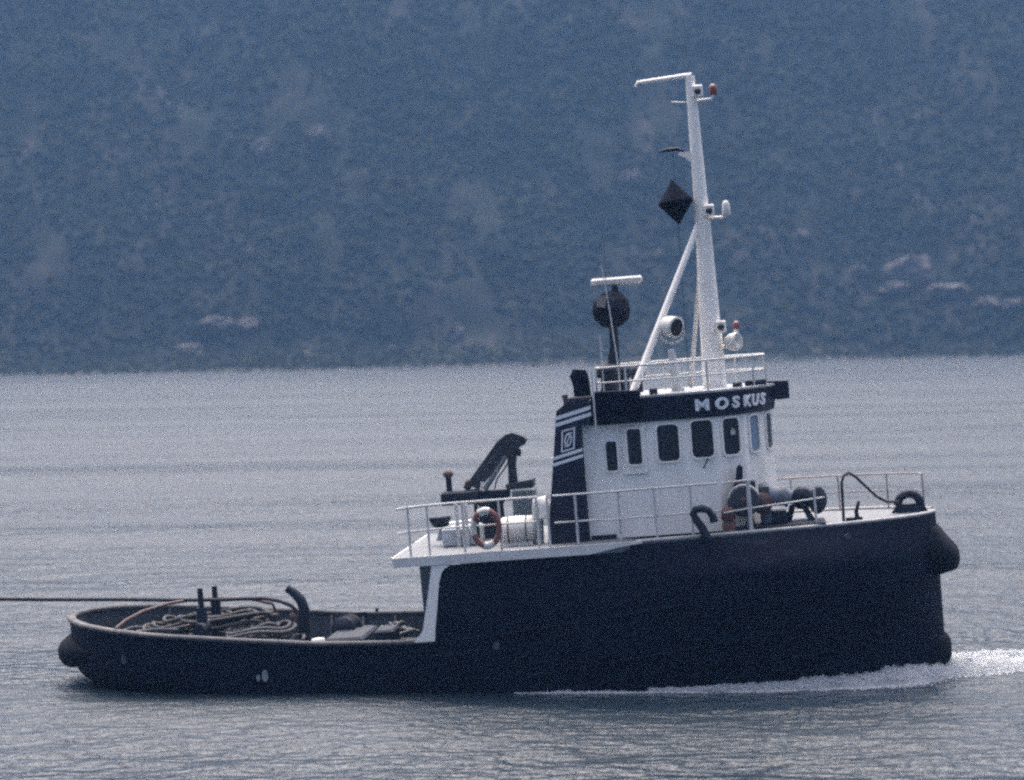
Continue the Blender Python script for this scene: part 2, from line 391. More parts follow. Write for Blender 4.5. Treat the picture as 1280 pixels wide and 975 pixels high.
# stern freeing port flaps: paler worn plates on the hull side
for x, z, wd, hh in ((-5.79, 1.06, .15, .30), (-5.98, 1.02, .09, .16), (-.11, 1.42, .18, .2), (-9.28, 1.63, .13, .24), (8.38, 3.36, .17, .14)):
    pts = [Vector(p) for p in outline(x-wd/2, x+wd/2, z, .012, 1)]
    c = (pts[0]+pts[1])/2; t = (pts[1]-pts[0]).normalized(); nn = Vector((t.y, -t.x, 0)); 
    q = []
    for i in range(10):
        a = 2*math.pi*i/10; q.append(c+t*(wd/2*math.cos(a))+Vector((0, 0, hh/2*math.sin(a))))
    mm = MB(); mm.add([p+nn*.02 for p in q]+[p-nn*.06 for p in q], [tuple(range(10)), tuple(range(19, 9, -1))]+[(i, (i+1)%10, (i+1)%10+10, i+10) for i in range(10)])
    mm.build('discharge_outlet', mat('worn outlet', (.24, .27, .28), .8, .3, 14) if z < 1.2 else mat('scuffed plate', (.05, .06, .08), .7, .3, 10), tug)
# hull ends under the upper deck, pillars
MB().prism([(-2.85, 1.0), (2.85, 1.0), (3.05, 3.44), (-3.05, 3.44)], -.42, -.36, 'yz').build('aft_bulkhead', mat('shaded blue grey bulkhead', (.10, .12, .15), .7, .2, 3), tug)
PIL = [(-1.50, 3.44), (-1.03, 3.44), (-1.17, 3.37), (-1.26, 3.27), (-1.34, 3.05), (-1.44, 2.42), (-1.52, 1.95), (-1.56, 1.64), (-2.05, 1.64), (-1.98, 1.74), (-1.84, 1.88), (-1.78, 2.1), (-1.70, 2.45), (-1.56, 3.1)]
MB().prism(PIL, -3.24, -3.12).build('deck_pillar', white, tug)
MB().prism(PIL, 3.12, 3.24).build('deck_pillar', white, tug)
MB().prism([(-2.38, 3.44), (-2.0, 3.44), (-2.18, 1.0), (-2.33, 1.0)], .88, .94).build('deck_bracket', grey, tug)

# ------------------------------------------------------------------ upper deck
dk = MB(); N = 40
xsu = [-2.36+5.4*i/10 for i in range(11)]+[3.04+(XB-.02-3.04)*math.sin(math.pi/2*i/N) for i in range(1, N+1)]
rows = []
for x in xsu:
    y = hb(max(x, -1.0), 3.6 if x > 3.1 else 3.3)+(.05 if x < 3.1 else -.03); y = max(y, .02)
    z0 = 3.45 if x < 3.1 else 3.55
    z1 = 3.67 if x < 3.1 else 3.635
    rows.append([(x, -y, z0), (x, -y, z1), (x, 0, z1+.06), (x, y, z1), (x, y, z0), (x, 0, z0)])
dk.grid(rows, False, True); dk.add(rows[0], [tuple(range(6))]); dk.add(rows[-1], [tuple(range(6))])
deck = dk.build('upper_deck', deckm, tug)
# deck edge coaming (white) aft
for sg in (-1, 1):
    MB().prism([(-2.40, 3.45), (2.3, 3.45), (3.1, 3.585), (3.55, 3.63), (3.55, 3.68), (-2.40, 3.68)], sg*3.2, sg*3.262).build('deck_edge_plate', mat('grey white edge paint', (.60, .585, .55), .6, .12, 3), deck)
MB().prism([(-3.262, 3.45), (3.262, 3.45), (3.262, 3.69), (-3.262, 3.69)], -2.43, -2.395, 'yz').build('deck_edge_plate', white, deck)
# pale rounded gunwale bar along the foredeck edge
for sg in (-1, 1):
    pts = [(x, sg*(hb(x, 3.6)-.05), 3.66) for x in [3.4+(XB-.06-3.4)*math.sin(math.pi/2*i/40) for i in range(41)]]
    MB().tube(pts, .05, 6).build('gunwale_bar', mat('worn grey white paint', (.42, .42, .41), .6, .15, 3, col2=(.27, .265, .26)), deck)

# ------------------------------------------------------------------ wheelhouse
HP = [(2.26, -2.2), (5.47, -2.2), (6.12, -1.66), (6.58, -.85), (6.83, 0), (6.58, .85), (6.12, 1.66), (5.47, 2.2), (2.26, 2.2)]
MB().prism(HP, 3.70, 6.5, 'xy').build('wheelhouse', white, tug)
def offpoly(poly, o):
    n = len(poly); out = []
    for i in range(n):
        a, b, c = Vector(poly[i-1]), Vector(poly[i]), Vector(poly[(i+1) % n])
        e1 = (b-a).normalized(); e2 = (c-b).normalized(); n1 = Vector((e1.y, -e1.x)); n2 = Vector((e2.y, -e2.x))
        k = (n1+n2).normalized(); k = k/max(.3, k.dot(n1)); out.append(tuple(b+k*o))
    return out
VP = offpoly(HP, .07); VP2 = offpoly(HP, .17)
VP[0] = (2.5, VP[0][1]); VP[-1] = (2.5, VP[-1][1]); VP2[0] = (2.5, VP2[0][1]); VP2[-1] = (2.5, VP2[-1][1])
vm = MB(); n = len(VP)
vm.add([(p[0], p[1], 6.44) for p in VP]+[(p[0], p[1], 7.02) for p in VP2], [tuple(range(n)), tuple(range(2*n-1, n-1, -1))]+[(i, i+n, (i+1)%n+n, (i+1)%n) for i in range(n)])
visor = vm.build('visor', navy, tug)
vt = offpoly(HP, .2); vt[0] = (2.4, vt[0][1]); vt[-1] = (2.4, vt[-1][1])
roof = MB().prism(vt, 7.022, 7.075, 'xy').build('roof', mat('grey roof paint', (.30, .31, .32), .6, .15, 3), tug)
MB().prism([(6.72, 6.98), (6.86, 6.71), (7.0, 6.66), (7.3, 6.68), (7.3, 7.12), (6.72, 7.14)], -.25, .5).build('visor_peak', navy, tug)
# name boards: raised letters following the visor
def letter_mesh(ch, hgt):
    cu_ = bpy.data.curves.new('letter', 'FONT'); cu_.body = ch; cu_.size = 1; cu_.extrude = .05; cu_.offset = .035; cu_.align_x = 'CENTER'
    cu_.resolution_u = 4
    ob = bpy.data.objects.new('letter', cu_); COL.objects.link(ob)
    dg = bpy.context.evaluated_depsgraph_get(); me = bpy.data.meshes.new_from_object(ob.evaluated_get(dg))
    bpy.data.objects.remove(ob)
    k = hgt/.76
    for v in me.vertices: v.co = (v.co.x*k*1.28, v.co.y*k, v.co.z*.5)
    return me
def name_letters(sg):
    seq = 'MOSKUS' if sg < 0 else 'MOSKUS'
    # arc positions along the visor, measured from the straight side's forward corner
    corners = [Vector((3, -2.3)), Vector((5.515, -2.3)), Vector((6.20, -1.725)), Vector((6.69, -.875)), Vector((6.95, 0))]
    def at(s):
        # s=0 at corner 1
        if s < 0: a, b = corners[0], corners[1]; return b+(b-a).normalized()*s, (b-a).normalized()
        for a, b in zip(corners[1:], corners[2:]):
            l = (b-a).length
            if s <= l: return a+(b-a).normalized()*s, (b-a).normalized()
            s -= l
        return b, (b-a).normalized()
    pos = [-.33, .15, .58, .94, 1.33, 1.70]
    if sg > 0: pos = pos[::-1]
    for ch, s in zip(seq, pos):
        p, t = at(s); me = letter_mesh(ch, .285); me.materials.append(mat('bright letter paint', (.90, .90, .90), .45, .03, 5))
        o = bpy.data.objects.new('letter', me); COL.objects.link(o); o.parent = visor
        t3 = Vector((t.x, t.y, 0)); p3 = Vector((p.x, p.y, 6.62)); nrm = Vector((t.y, -t.x, 0))
        if sg > 0:
            t3 = Vector((-t.x, t.y, 0)); p3.y *= -1; nrm = Vector((t.y, t.x, 0))
        up = Vector((0, 0, 1)); up = (up+nrm*.17).normalized(); zz = t3.cross(up)
        mt = Matrix((t3, up, zz)).transposed().to_4x4(); mt.translation = p3+nrm*.012; o.matrix_local = mt
name_letters(-1); name_letters(1)
# windows
def rrect(wd, ht, r, k=4):
    pts = []
    for cx, cy, a0 in ((wd/2-r, ht/2-r, 0), (-wd/2+r, ht/2-r, 90), (-wd/2+r, -ht/2+r, 180), (wd/2-r, -ht/2+r, 270)):
        for i in range(k+1):
            a = R(a0+90*i/k); pts.append((cx+r*math.cos(a), cy+r*math.sin(a)))
    return pts
def window(c, t, wd, ht, pane_mat=glass, r=.11, proud=.045, fr=.045):
    c = Vector(c); t = Vector(t).normalized(); nn = Vector((t.y, -t.x, 0)); up = Vector((0, 0, 1))
    P = lambda q, o: c+t*q[0]+up*q[1]+nn*o
    inn = rrect(wd, ht, r); out = rrect(wd+2*fr, ht+2*fr, r+fr); k = len(inn)
    mb = MB(); vs = [P(q, -.01) for q in out]+[P(q, proud) for q in out]+[P(q, proud) for q in inn]+[P(q, .002) for q in inn]
    fs = []
    for j in range(3):
        for i in range(k): fs.append((j*k+i, j*k+(i+1)%k, (j+1)*k+(i+1)%k, (j+1)*k+i))
    mb.add(vs, fs); f = mb.build('window', white, tug)
    MB().add([P(q, .008) for q in inn], [tuple(range(k))]).build('pane', pane_mat, f, fix=False)
    return f
for sg in (-1, 1):
    # side windows: x0,x1,z0,z1
    def sidew(x0, x1, z0, z1, **kw):
        tx = 1 if sg < 0 else -1
        return window(((x0+x1)/2, sg*2.2*1.0+sg*kw.pop('dy', 0), (z0+z1)/2), (tx, 0, 0), x1-x0, z1-z0, **kw)
    sidew(2.80, 3.06, 5.32, 6.03, r=.06)
    MB().bbox(3.20, 3.76, min(sg*2.2, sg*2.26), max(sg*2.2, sg*2.26), 5.20, 6.36, .02).build('sliding_panel', white, tug)
    sidew(3.33, 3.66, 5.44, 6.29, r=.07, dy=.06)
    sidew(4.05, 4.56, 5.46, 6.33)
    sidew(4.87, 5.38, 5.49, 6.37)
    for k, (a, b, wd, pm) in enumerate(((1, 2, .50, glass), (2, 3, .42, bright_pane), (3, 4, .44, glass))):
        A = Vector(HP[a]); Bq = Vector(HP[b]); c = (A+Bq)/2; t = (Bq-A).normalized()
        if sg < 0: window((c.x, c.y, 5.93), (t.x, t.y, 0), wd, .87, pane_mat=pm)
        else: window((c.x, -c.y, 5.93), (-t.x, t.y, 0), wd, .87, pane_mat=glass)
MB().tube([(5.22, -2.27, 5.47), (5.10, -2.29, 5.22)], .018, 5).build('wiper', dark, tug)
MB().prism([(2.3, 3.71), (2.9, 3.71), (2.9, 3.80), (2.3, 3.80)], -2.26, -2.21).build('scupper_pipe', dark, tug)
MB().prism(rrect(.13, .18, .03) and [(5.86+p[0], 6.04+p[1]) for p in [(-.05, -.08), (.05, -.08), (.06, .02), (.0, .09), (-.06, .0)]], -1.955, -1.945).build('window_sticker', offw, tug)
# ------------------------------------------------------------------ roof kit
lock = MB(); lock.prism([(2.56, 6.62), (2.62, 6.50), (3.45, 6.47), (3.74, 6.58), (3.70, 7.20), (2.62, 7.24), (2.54, 7.05)], -2.48, -1.5)
lock.build('roof_locker', black, tug)
def mushroom(x, y, z0, z1, r, name='ventilator', m=dark):
    return MB().lathe((x, y, z0), (0, 0, 1), [(0, r*.62), (.55*(z1-z0), r*.6), (.6*(z1-z0), r*.98), (.8*(z1-z0), r), (.95*(z1-z0), r*.7), (z1-z0, .01)], 14).build(name, m, tug)
mushroom(2.90, -.5, 7.07, 7.88, .32); mushroom(3.22, .5, 7.07, 7.80, .24); mushroom(3.52, 1.2, 7.07, 7.76, .23)
for x, y, a, b in ((6.05, -1.2, .12, .10), (6.33, -1.0, .10, .12), (6.6, -.75, .15, .12), (4.04, -2.1, .10, .13)):
    MB().bbox(x-a, x+a, y-.1, y+.1, 7.07, 7.09+b, .02).build('roof_vent', dark, tug)
# roof railing
def railing(path, z0, zs, posts, name, r=.022, rp=.024, m=railm, bend=True):
    mb = MB()
    for k, zz in enumerate(zs):
        pts = [(p[0], p[1], (p[2] if len(p) > 2 else 0)+zz) for p in path]; mb.tube(pts, r if k == 0 else r*.8, 6)
    o = mb.build(name, m, tug)
    for p in posts:
        MB().cyl((p[0], p[1], z0), (p[0], p[1], zs[0]), rp, n=6).build('post', m, o)
    return o
RP = [(3.0, 1.9), (2.72, 1.9), (2.68, -1.95), (3.4, -2.1), (5.35, -2.1), (6.02, -1.55), (6.45, -.9), (6.75, -.75), (6.75, .75), (6.02, 1.55), (5.35, 2.1), (3.0, 2.1)]
railing(RP, 7.07, (7.80, 7.44), [(2.68, -1.95), (3.4, -2.1), (5.35, -2.1), (6.45, -.9), (6.75, -.75), (6.75, .75), (6.02, 1.55), (5.35, 2.1), (4.2, 2.1), (2.7, 1.0)], 'roof_railing', r=.027, rp=.028)
# radar mast
rm = MB().tube([(2.86, 0, 7.07), (2.98, 0, 7.5), (3.08, 0, 8.3), (3.10, 0, 8.95)], [.26, .20, .12, .11], 12).build('radar_mast', dark, tug)
bm = bmesh.new(); bmesh.ops.create_icosphere(bm, subdivisions=2, radius=.5)
for v in bm.verts:
    v.co *= 1+.05*noise.noise(v.co*3); v.co.z *= .96
me = bpy.data.meshes.new('radar_drive'); bm.to_mesh(me); bm.free(); me.materials.append(mat('dark net cover', (.012, .016, .026), .9, .5, 6, bump=.5, spec=.1))
o = bpy.data.objects.new('radar_reflector', me); COL.objects.link(o); o.parent = rm; o.location = (3.08, 0, 9.20)
MB().prism([(2.73, 9.3), (2.95, 9.25), (3.0, 9.55), (2.86, 9.58), (2.76, 9.48)], -.46, -.30).build('reflector_plate', mat('dull pink grey plate', (.22, .19, .19), .7, .2, 6), rm)
MB().cyl((3.2, 0, 9.6), (3.2, 0, 9.82), .10, .07, 10).build('scanner_motor', dark, rm)
MB().bbox(2.62, 3.9, -.1, .1, 9.80, 10.0, .05).build('scanner', cream, rm)
# whip antennas
MB().tube([(3.24, -2.0, 7.1), (3.24, -2.0, 7.8), (3.13, -2, 9.25), (3.02, -2, 10.3)], [.022, .02, .016, .010], 6).build('whip_antenna', offw, tug)
MB().tube([(2.85, -1.9, 7.1), (2.85, -1.9, 8.6)], [.022, .012], 6).build('whip_antenna', offw, tug)
MB().tube([(3.0, -.1, 9.9), (3.02, -.1, 11.4), (3.1, -.1, 13.0)], [.009, .007, .004], 5).build('whip_antenna', grey, tug)
# searchlight
sl = MB().tube([(4.60, -1, 7.07), (4.56, -1, 7.5), (4.50, -1, 8.12)], [.17, .13, .08], 12).build('searchlight', offw, tug)
MB().torus((4.56, -1, 8.55), (0, 1, 0), .30, .025, 18, 6, 0, math.pi, (1, 0, 0)).build('yoke', offw, sl)
ax = Vector((.75, -.62, -.22)).normalized(); c0 = Vector((4.52, -1, 8.68))
MB().lathe(c0, ax, [(-.26, .02), (-.24, .10), (-.16, .21), (0, .25), (.14, .26), (.22, .27), (.22, .22)], 20).build('lamp_body', cream, sl)
MB().lathe(c0, ax, [(.20, .235), (.205, .001)], 20).build('lamp_glass', lens, sl)
# main mast
mast = MB().tube([(5.49, 0, 7.07), (5.49, 0, 8.7), (5.5, 0, 11.2), (5.46, 0, 14.6), (5.46, 0, 14.82)], [.30, .26, .185, .12, .115], 14).build('mast', white, tug)
MB().tube([(5.40, 0, 11.15), (3.50, -1.6, 7.1)], [.075, .095], 10).build('stay_leg', white, mast)
MB().tube([(5.40, 0.05, 10.4), (4.87, .9, 7.1)], [.05, .06], 8).build('stay_leg', railm, mast)
MB().tube([(5.5, 0, 14.83), (4.8, 0, 14.79), (4.16, 0, 14.755), (4.10, 0, 14.66)], [.06, .055, .05, .03], 8).build('yard', white, mast)
def lamp(x, z, y=-.22, m=white):
    o = MB().bbox(x-.13, x+.13, y-.05, y+.14, z-.16, z+.14, .03).build('navigation_lamp', m, mast)
    return MB().lathe((x, y-.052, z-.02), (0, -1, 0), [(-.02, .085), (.03, .08), (.035, .001)], 12).build('lamp_lens', lens, mast)
lamp(5.62, 14.42, -.16); lamp(5.68, 11.46); lamp(5.75, 8.58, -.3)
MB().tube([(5.55, 0, 14.18), (5.96, 0, 14.20), (6.0, 0, 14.30)], .035, 6).build('lamp_arm', white, mast)
MB().tube([(5.4, 0, 14.15), (4.95, 0, 14.20)], .025, 6).build('lamp_arm', railm, mast)
MB().lathe((6.0, 0, 14.30), (0, 0, 1), [(0, .08), (.02, .10), (.18, .10), (.26, .05), (.27, .001)], 10).build('red_lamp', redg, mast)
MB().tube([(5.6, 0, 11.28), (6.02, 0, 11.26), (6.10, 0, 11.34)], .04, 6).build('lamp_arm', white, mast)
MB().lathe((6.10, 0, 11.30), (0, 0, 1), [(0, .10), (.03, .11), (.30, .09), (.36, .05), (.37, .001)], 10).build('white_lamp', cream, mast)
MB().prism([(5.4, 12.95), (5.05, 12.95), (5.02, 12.88), (5.2, 12.80), (5.38, 12.62)], -.05, .05).build('bracket', white, mast)
MB().tube([(5.2, 0, 12.96), (5.0, 0, 13.04), (4.72, 0, 13.03), (4.55, 0, 13.0)], [.03, .05, .045, .02], 6).build('anemometer', dark, mast)
MB().tube([(5.70, 0, 8.05), (6.0, 0, 8.12)], .05, 6).build('lamp_arm', white, mast)
hn = MB(); hn.lathe((5.92, -.1, 8.16), (.86, -.5, .06), [(-.08, .02), (-.06, .15), (.06, .21), (.2, .23), (.28, .21), (.24, .15), (.20, .001)], 18); hn.build('horn_light', cream, mast)
MB().cyl((6.12, 0, 8.30), (6.12, 0, 8.5), .06, n=8).build('lamp_arm', white, mast)
MB().lathe((6.13, 0, 8.48), (0, 0, 1), [(0, .09), (.14, .09), (.19, .04), (.2, .001)], 10).build('red_lamp', redg, mast)
MB().tube([(5.44, 0, 14.8), (5.4, 0, 15.8)], [.012, .006], 5).build('whip_antenna', grey, mast)
# ------------------------------------------------------------------ funnel
FT = [(1.25, 3.70), (2.24, 3.70), (2.24, 6.46), (2.5, 6.46), (2.5, 7.12), (1.98, 7.06), (1.70, 6.86)]
fy0, fy1 = -2.45, -1.2
def funnel_z(x, base, slope=.235): return base+(x-1.7)*slope
fn = MB()
fn.prism(FT, fy0, fy1)
fun = fn.build('funnel', navy, tug)
def stripe_poly(x0l, zl, x1r, th):
    s = .24
    return [(x0l, zl), (x1r, zl+(x1r-x0l)*s), (x1r, zl+(x1r-x0l)*s+th), (x0l+.01, zl+th)]
for zl, x0, x1, th in ((6.63, 1.655, 2.53, .09), (6.47, 1.635, 2.53, .09), (5.68, 1.52, 2.25, .075), (5.53, 1.50, 2.25, .075)):
    MB().prism(stripe_poly(x0-.02, zl, x1, th), fy0-.012, fy0+.4).build('stripe', stripe, fun)
# emblem: outlined panel with a slashed ring
def emb(pts2, name='emblem'):
    pass
em = MB()
def ex(a, b): return (1.74+a+b*.10, 5.86+b+a*.22)
def slab(q): em.prism([ex(*p) for p in q], fy0-.014, fy0+.02)
wE, hE = .33, .52
slab([(0, 0), (wE, 0), (wE, .035), (0, .035)]); slab([(0, hE-.035), (wE, hE-.035), (wE, hE), (0, hE)])
slab([(0, .035), (.035, .035), (.035, hE-.035), (0, hE-.035)]); slab([(wE-.035, .035), (wE, .035), (wE, hE-.035), (wE-.035, hE-.035)])
for i in range(16):
    a, b = 2*math.pi*i/16, 2*math.pi*(i+1)/16
    f = lambda ang, k: (wE/2+.095*k*math.cos(ang), hE/2+.165*k*math.sin(ang))
    slab([f(a, 1), f(b, 1), f(b, .68), f(a, .68)])
slab([(.075, .10), (.11, .10), (wE-.075, hE-.10), (wE-.11, hE-.10)])
em.build('emblem', stripe, fun)
MB().tube([(2.33, -1.75, 6.9), (2.30, -1.75, 7.45), (2.26, -1.75, 7.66), (2.28, -1.75, 7.80)], [.21, .21, .23, .16], 14).build('exhaust_pipe', black, fun)
MB().tube([(1.92, -1.8, 6.9), (1.88, -1.8, 7.22)], .07, 8).build('exhaust_pipe', brown, fun)
MB().bbox(2.0, 2.6, -2.3, -1.4, 7.0, 7.16, .03).build('funnel_top', dark, fun)
MB().tube([(2.62, -2.5, 6.3), (2.62, -2.5, 7.75)], .025, 6).build('ladder_post', railm, tug)

# ------------------------------------------------------------------ deck railings
yr = lambda x: -(hb(x, 3.5)-.14)
pa = [(-2.25, 1.5), (-2.25, -2.9), (-2.1, -3.05)]+[(x, -3.05) for x in (-1, 0, 1.12)]
railing([(-2.26, -3.05, -.06), (-1.99, -3.05, -.03), (-1, -3.05), (0, -3.05), (1.12, -3.05)], 3.68, (4.88, 4.30), [(x, -3.05) for x in (-1.99, -1.53, -.68, .2, 1.1)], 'deck_railing', r=.03, rp=.032)
for sg in (1, -1):
    railing([(x, -3.08*sg) for x in (1.5, 2.0, 2.6)], 3.68, (4.88, 4.24), [(2.03, -3.08*sg), (1.36, -3.08*sg)], 'deck_railing', r=.028, rp=.032)
    xs_ = [2.6+.35*i for i in range(9)]
    railing([(x, -3.06*sg if x < 3.2 else yr(x)*sg) for x in xs_], 3.66, (4.88, 4.22), [(3.05, yr(3.05)*sg), (3.9, yr(3.9)*sg), (4.75, yr(4.75)*sg)], 'deck_railing', r=.026, rp=.028)
# starboard foredeck: one high stub, a mid rail running on to the last stanchion
q = MB(); q.tube([(5.5, yr(5.5), 4.86), (5.8, yr(5.8), 4.88), (6.12, yr(6.12), 4.89)], .024, 6)
q.tube([(5.5, yr(5.5), 4.16), (6.12, yr(6.12), 4.22), (7.0, yr(7.0), 4.27), (7.9, yr(7.9), 4.33)], .022, 6)
br_ = q.build('bow_railing', railm, tug)
for x, zt, r_ in ((6.12, 4.9, .05), (7.67, 4.56, .03)): MB().cyl((x, yr(x), 3.64), (x, yr(x), zt), r_, n=8).build('post', railm, br_)
dimrail = mat('rusty pink grey rail', (.30, .26, .26), .7, .2, 5)
xs_ = [6.0+.3*i for i in range(15)]
railing([(x, -yr(x)) for x in xs_]+[(10.36, .9), (10.42, .5)], 3.64, (4.53, 4.10), [(7.2, -yr(7.2)), (8.4, -yr(8.4)), (9.6, -yr(9.6)), (10.42, .5)], 'bow_railing', r=.023, m=dimrail)

# ------------------------------------------------------------------ crane on the upper deck
cgrey = mat('crane grey paint', (.040, .048, .062), .65, .3, 4, col2=(.022, .028, .038), spec=.25)
cr_ = MB().lathe((-.35, .3, 3.7), (0, 0, 1), [(0, .40), (.1, .36), (.85, .32), (.95, .40), (1.1, .40)], 14).build('crane', dark, tug)
MB().bbox(-1.57, -.55, -.05, .55, 4.62, 4.97, .05).build('outrigger', dark, cr_)
MB().bbox(-.55, .15, .05, .55, 4.70, 4.92, .04).build('turntable', dark, cr_)
MB().prism([(.10, 4.95), (.10, 5.05), (.80, 5.14), (.78, 4.93)], -.1, .6).build('control_seat', cgrey, cr_)
bmx = MB(); bmx.prism([(-.92, 5.10), (-.62, 4.98), (.36, 5.88), (.62, 6.00), (.70, 6.13), (.60, 6.22), (.34, 6.32), (.18, 6.29), (-.04, 6.14)], .10, .46)
bmx.build('boom', cgrey, cr_)
MB().prism([(.16, 6.0), (.40, 5.98), (.52, 5.86), (.50, 5.72), (.40, 5.74), (.36, 5.5), (.38, 4.9), (.14, 4.9), (.17, 5.5)], .16, .40).build('column', cgrey, cr_)
MB().tube([(-.45, .1, 4.95), (.15, .1, 5.75)], [.07, .05], 8).build('hydraulic_ram', grey, cr_)
MB().tube([(-.2, .05, 4.95), (-.12, .05, 5.2), (.1, .05, 5.45), (.2, .05, 5.6)], .02, 6).build('hydraulic_hose', dark, cr_)
MB().cyl((-.95, .3, 5.14), (-.80, .3, 5.06), .14, n=10).build('boom_end', brown, cr_)
MB().cyl((-.52, -.05, 4.95), (-.48, -.05, 5.16), .035, n=6).build('valve_lever', cream, cr_)
MB().bbox(.26, .83, -.35, .35, 3.7, 4.93, .04).build('winch_housing', grey, tug)
MB().tube([(-1.37, .3, 4.9), (-1.37, .3, 5.30)], .075, 8).build('warning_lamp', dark, tug)
MB().ball((-1.37, .3, 5.40), .14, 10, (1, 1, .8)).build('warning_lamp_head', brown, tug)
MB().lathe((-1.52, -.8, 4.12), (0, 0, 1), [(0, .08), (.08, .20), (.2, .26), (.29, .29), (.30, .02)], 14).build('mooring_bitt', dark, tug)
MB().bbox(-1.42, -.48, -1.5, -.4, 3.7, 4.18, .05).build('engine_hatch', mat('dull white paint', (.40, .42, .44), .6, .12, 4), tug)
MB().prism([(-1.85, 3.7), (-.5, 3.7), (-.5, 4.16), (-1.7, 4.12)], .6, 1.4).build('engine_hatch', mat('blue white paint', (.33, .37, .40), .6, .1, 4), tug)
for x in (-1.0, -.78, -.52): MB().cyl((x, -1.55, 3.7), (x, -1.55, 4.75), .05, n=8).build('air_pipe', offw if x < -.6 else dark, tug)
vent = MB(); vent.tube([(1.0, -2.0, 3.7), (1.02, -2.0, 4.2), (1.02, -2.0, 4.5), (1.06, -2.05, 4.68), (1.16, -2.1, 4.70), (1.24, -2.15, 4.55), (1.26, -2.18, 4.30)], [.13, .13, .13, .15, .17, .18, .20], 12)
vent.build('cowl_vent', offw, tug)
lr = thing('liferaft_canister', (.52, -2.05, 4.05), 'white rounded liferaft canister lying on the upper deck beside the funnel', 'liferaft')
q = MB(); q.lathe((0, 0, 0), (1, 0, 0), [(-.44, .02), (-.43, .22), (-.37, .33), (-.02, .35), (.02, .35), (.37, .33), (.43, .22), (.44, .02)], 20); q.build('canister', cream, lr)
for x in (-.22, .22): MB().torus((x, 0, 0), (1, 0, 0), .347, .015, 20, 5).build('strap', dark, lr)
MB().box(-.35, .35, -.2, .2, -.37, -.28).build('cradle', white, lr)
lb = thing('lifebuoy', (-.13, -3.115, 4.23), 'faded red and white ring lifebuoy hung on the upper deck railing', 'lifebuoy')
q = MB(); q.torus((0, 0, 0), (0, 1, 0), .40, .085, 36, 10, ref=(.85, 0, 0)); 
for i, v in enumerate(q.v): q.v[i] = (v[0]*.78, v[1], v[2]*1.04)
ring = q.build('ring', orange, lb)
for a in (80, 185, 265):
    q = MB(); q.torus((0, 0, 0), (0, 1, 0), .40, .092, 8, 10, R(a-24), R(a+24), (1, 0, 0))
    for i, v in enumerate(q.v): q.v[i] = (v[0]*.78, v[1], v[2]*1.04)
    q.build('white_band', cream, ring)

# ------------------------------------------------------------------ foredeck
gv = MB(); gv.tube([(5.06, -2.95, 3.62), (4.98, -2.95, 3.85), (4.84, -2.95, 4.08), (4.78, -2.95, 4.22), (4.84, -2.95, 4.31), (5.0, -2.95, 4.33), (5.16, -2.95, 4.26), (5.24, -2.95, 4.12), (5.27, -2.95, 3.98)], [.11, .10, .09, .085, .085, .085, .085, .09, .10], 10)
gv.build('gooseneck_vent', dark, tug)
for x in (5.54, 5.66): MB().lathe((x, -2.55, 3.7), (0, 0, 1), [(0, .09), (.2, .10), (.25, .05), (.3, .11), (.5, .10), (.58, .03)], 10).build('fire_hydrant', mat('faded red hydrant', (.13, .05, .05), .6, .2, 8), tug)
wl = MB().bbox(5.7, 7.9, -2.35, -1.0, 3.68, 3.76, .03).build('anchor_winch', dark, tug)
MB().lathe((6.0, -2.45, 4.40), (0, 1, 0), [(0, .001), (.02, .30), (.06, .39), (.12, .39), (.16, .30), (.34, .28), (.38, .37), (.46, .37), (.48, .001)], 24).build('drum', midg, wl)
MB().torus((6.0, -2.47, 4.40), (0, 1, 0), .37, .03, 20, 6, R(195), R(340), (1, 0, 0)).build('brake_band', offw, wl)
MB().lathe((6.0, -2.475, 4.40), (0, 1, 0), [(0, .001), (.0, .09), (.06, .09)], 12).build('hub', brown, wl)
gb = MB(); gb.bbox(6.36, 6.62, -2.25, -1.5, 3.75, 4.74, .06); gearm = mat('mottled blue grey steel', (.10, .11, .13), .6, .4, 5, col2=(.03, .033, .045))
gb.build('gearbox', gearm, wl)
MB().lathe((6.60, -1.9, 4.42), (1, 0, -.05), [(0, .30), (.05, .30), (.08, .24), (.36, .23), (.40, .27), (.44, .27), (.46, .14), (.56, .12)], 16).build('motor', mat('grey motor', (.13, .15, .18), .6, .3, 5), wl)
MB().lathe((6.42, -2.33, 4.30), (0, 1, 0), [(0, .001), (.01, .26), (.08, .26), (.09, .001)], 20).build('gear_wheel', mat('rusty gear', (.09, .05, .05), .8, .3, 9), wl)
MB().bbox(6.55, 7.0, -2.1, -1.4, 3.75, 4.06, .04).build('motor_bed', dark, wl)
MB().lathe((7.40, -1.55, 4.28), (0, 1, 0), [(0, .001), (.02, .24), (.1, .27), (.18, .20), (.5, .20), (.56, .26), (.6, .001)], 20).build('warping_head', dark, wl)
MB().lathe((7.72, -1.45, 4.22), (.75, -.66, 0), [(-.3, .12), (-.05, .12), (-.02, .28), (.05, .34), (.10, .30), (.10, .001)], 20).build('warping_head', dark, wl)
MB().cyl((7.0, -1.4, 4.26), (7.75, -1.4, 4.26), .09, n=10).build('shaft', dark, wl)
for x0, x1 in ((7.16, 6.98), (7.40, 7.62), (5.94, 5.86), (6.06, 6.16)):
    MB().prism([(x0-.07, 4.16), (x0+.07, 4.16), (x1+.09, 3.68), (x1-.09, 3.68)], -1.72, -1.58).build('leg', dark, wl)
MB().prism([(5.80, 4.70), (6.0, 4.70), (6.03, 5.18), (5.95, 5.25), (5.88, 5.18)], -2.2, -2.02).build('brake_lever', dark, wl)
MB().bbox(5.80, 6.3, -2.25, -1.9, 4.62, 4.84, .03).build('brake_housing', dark, wl)
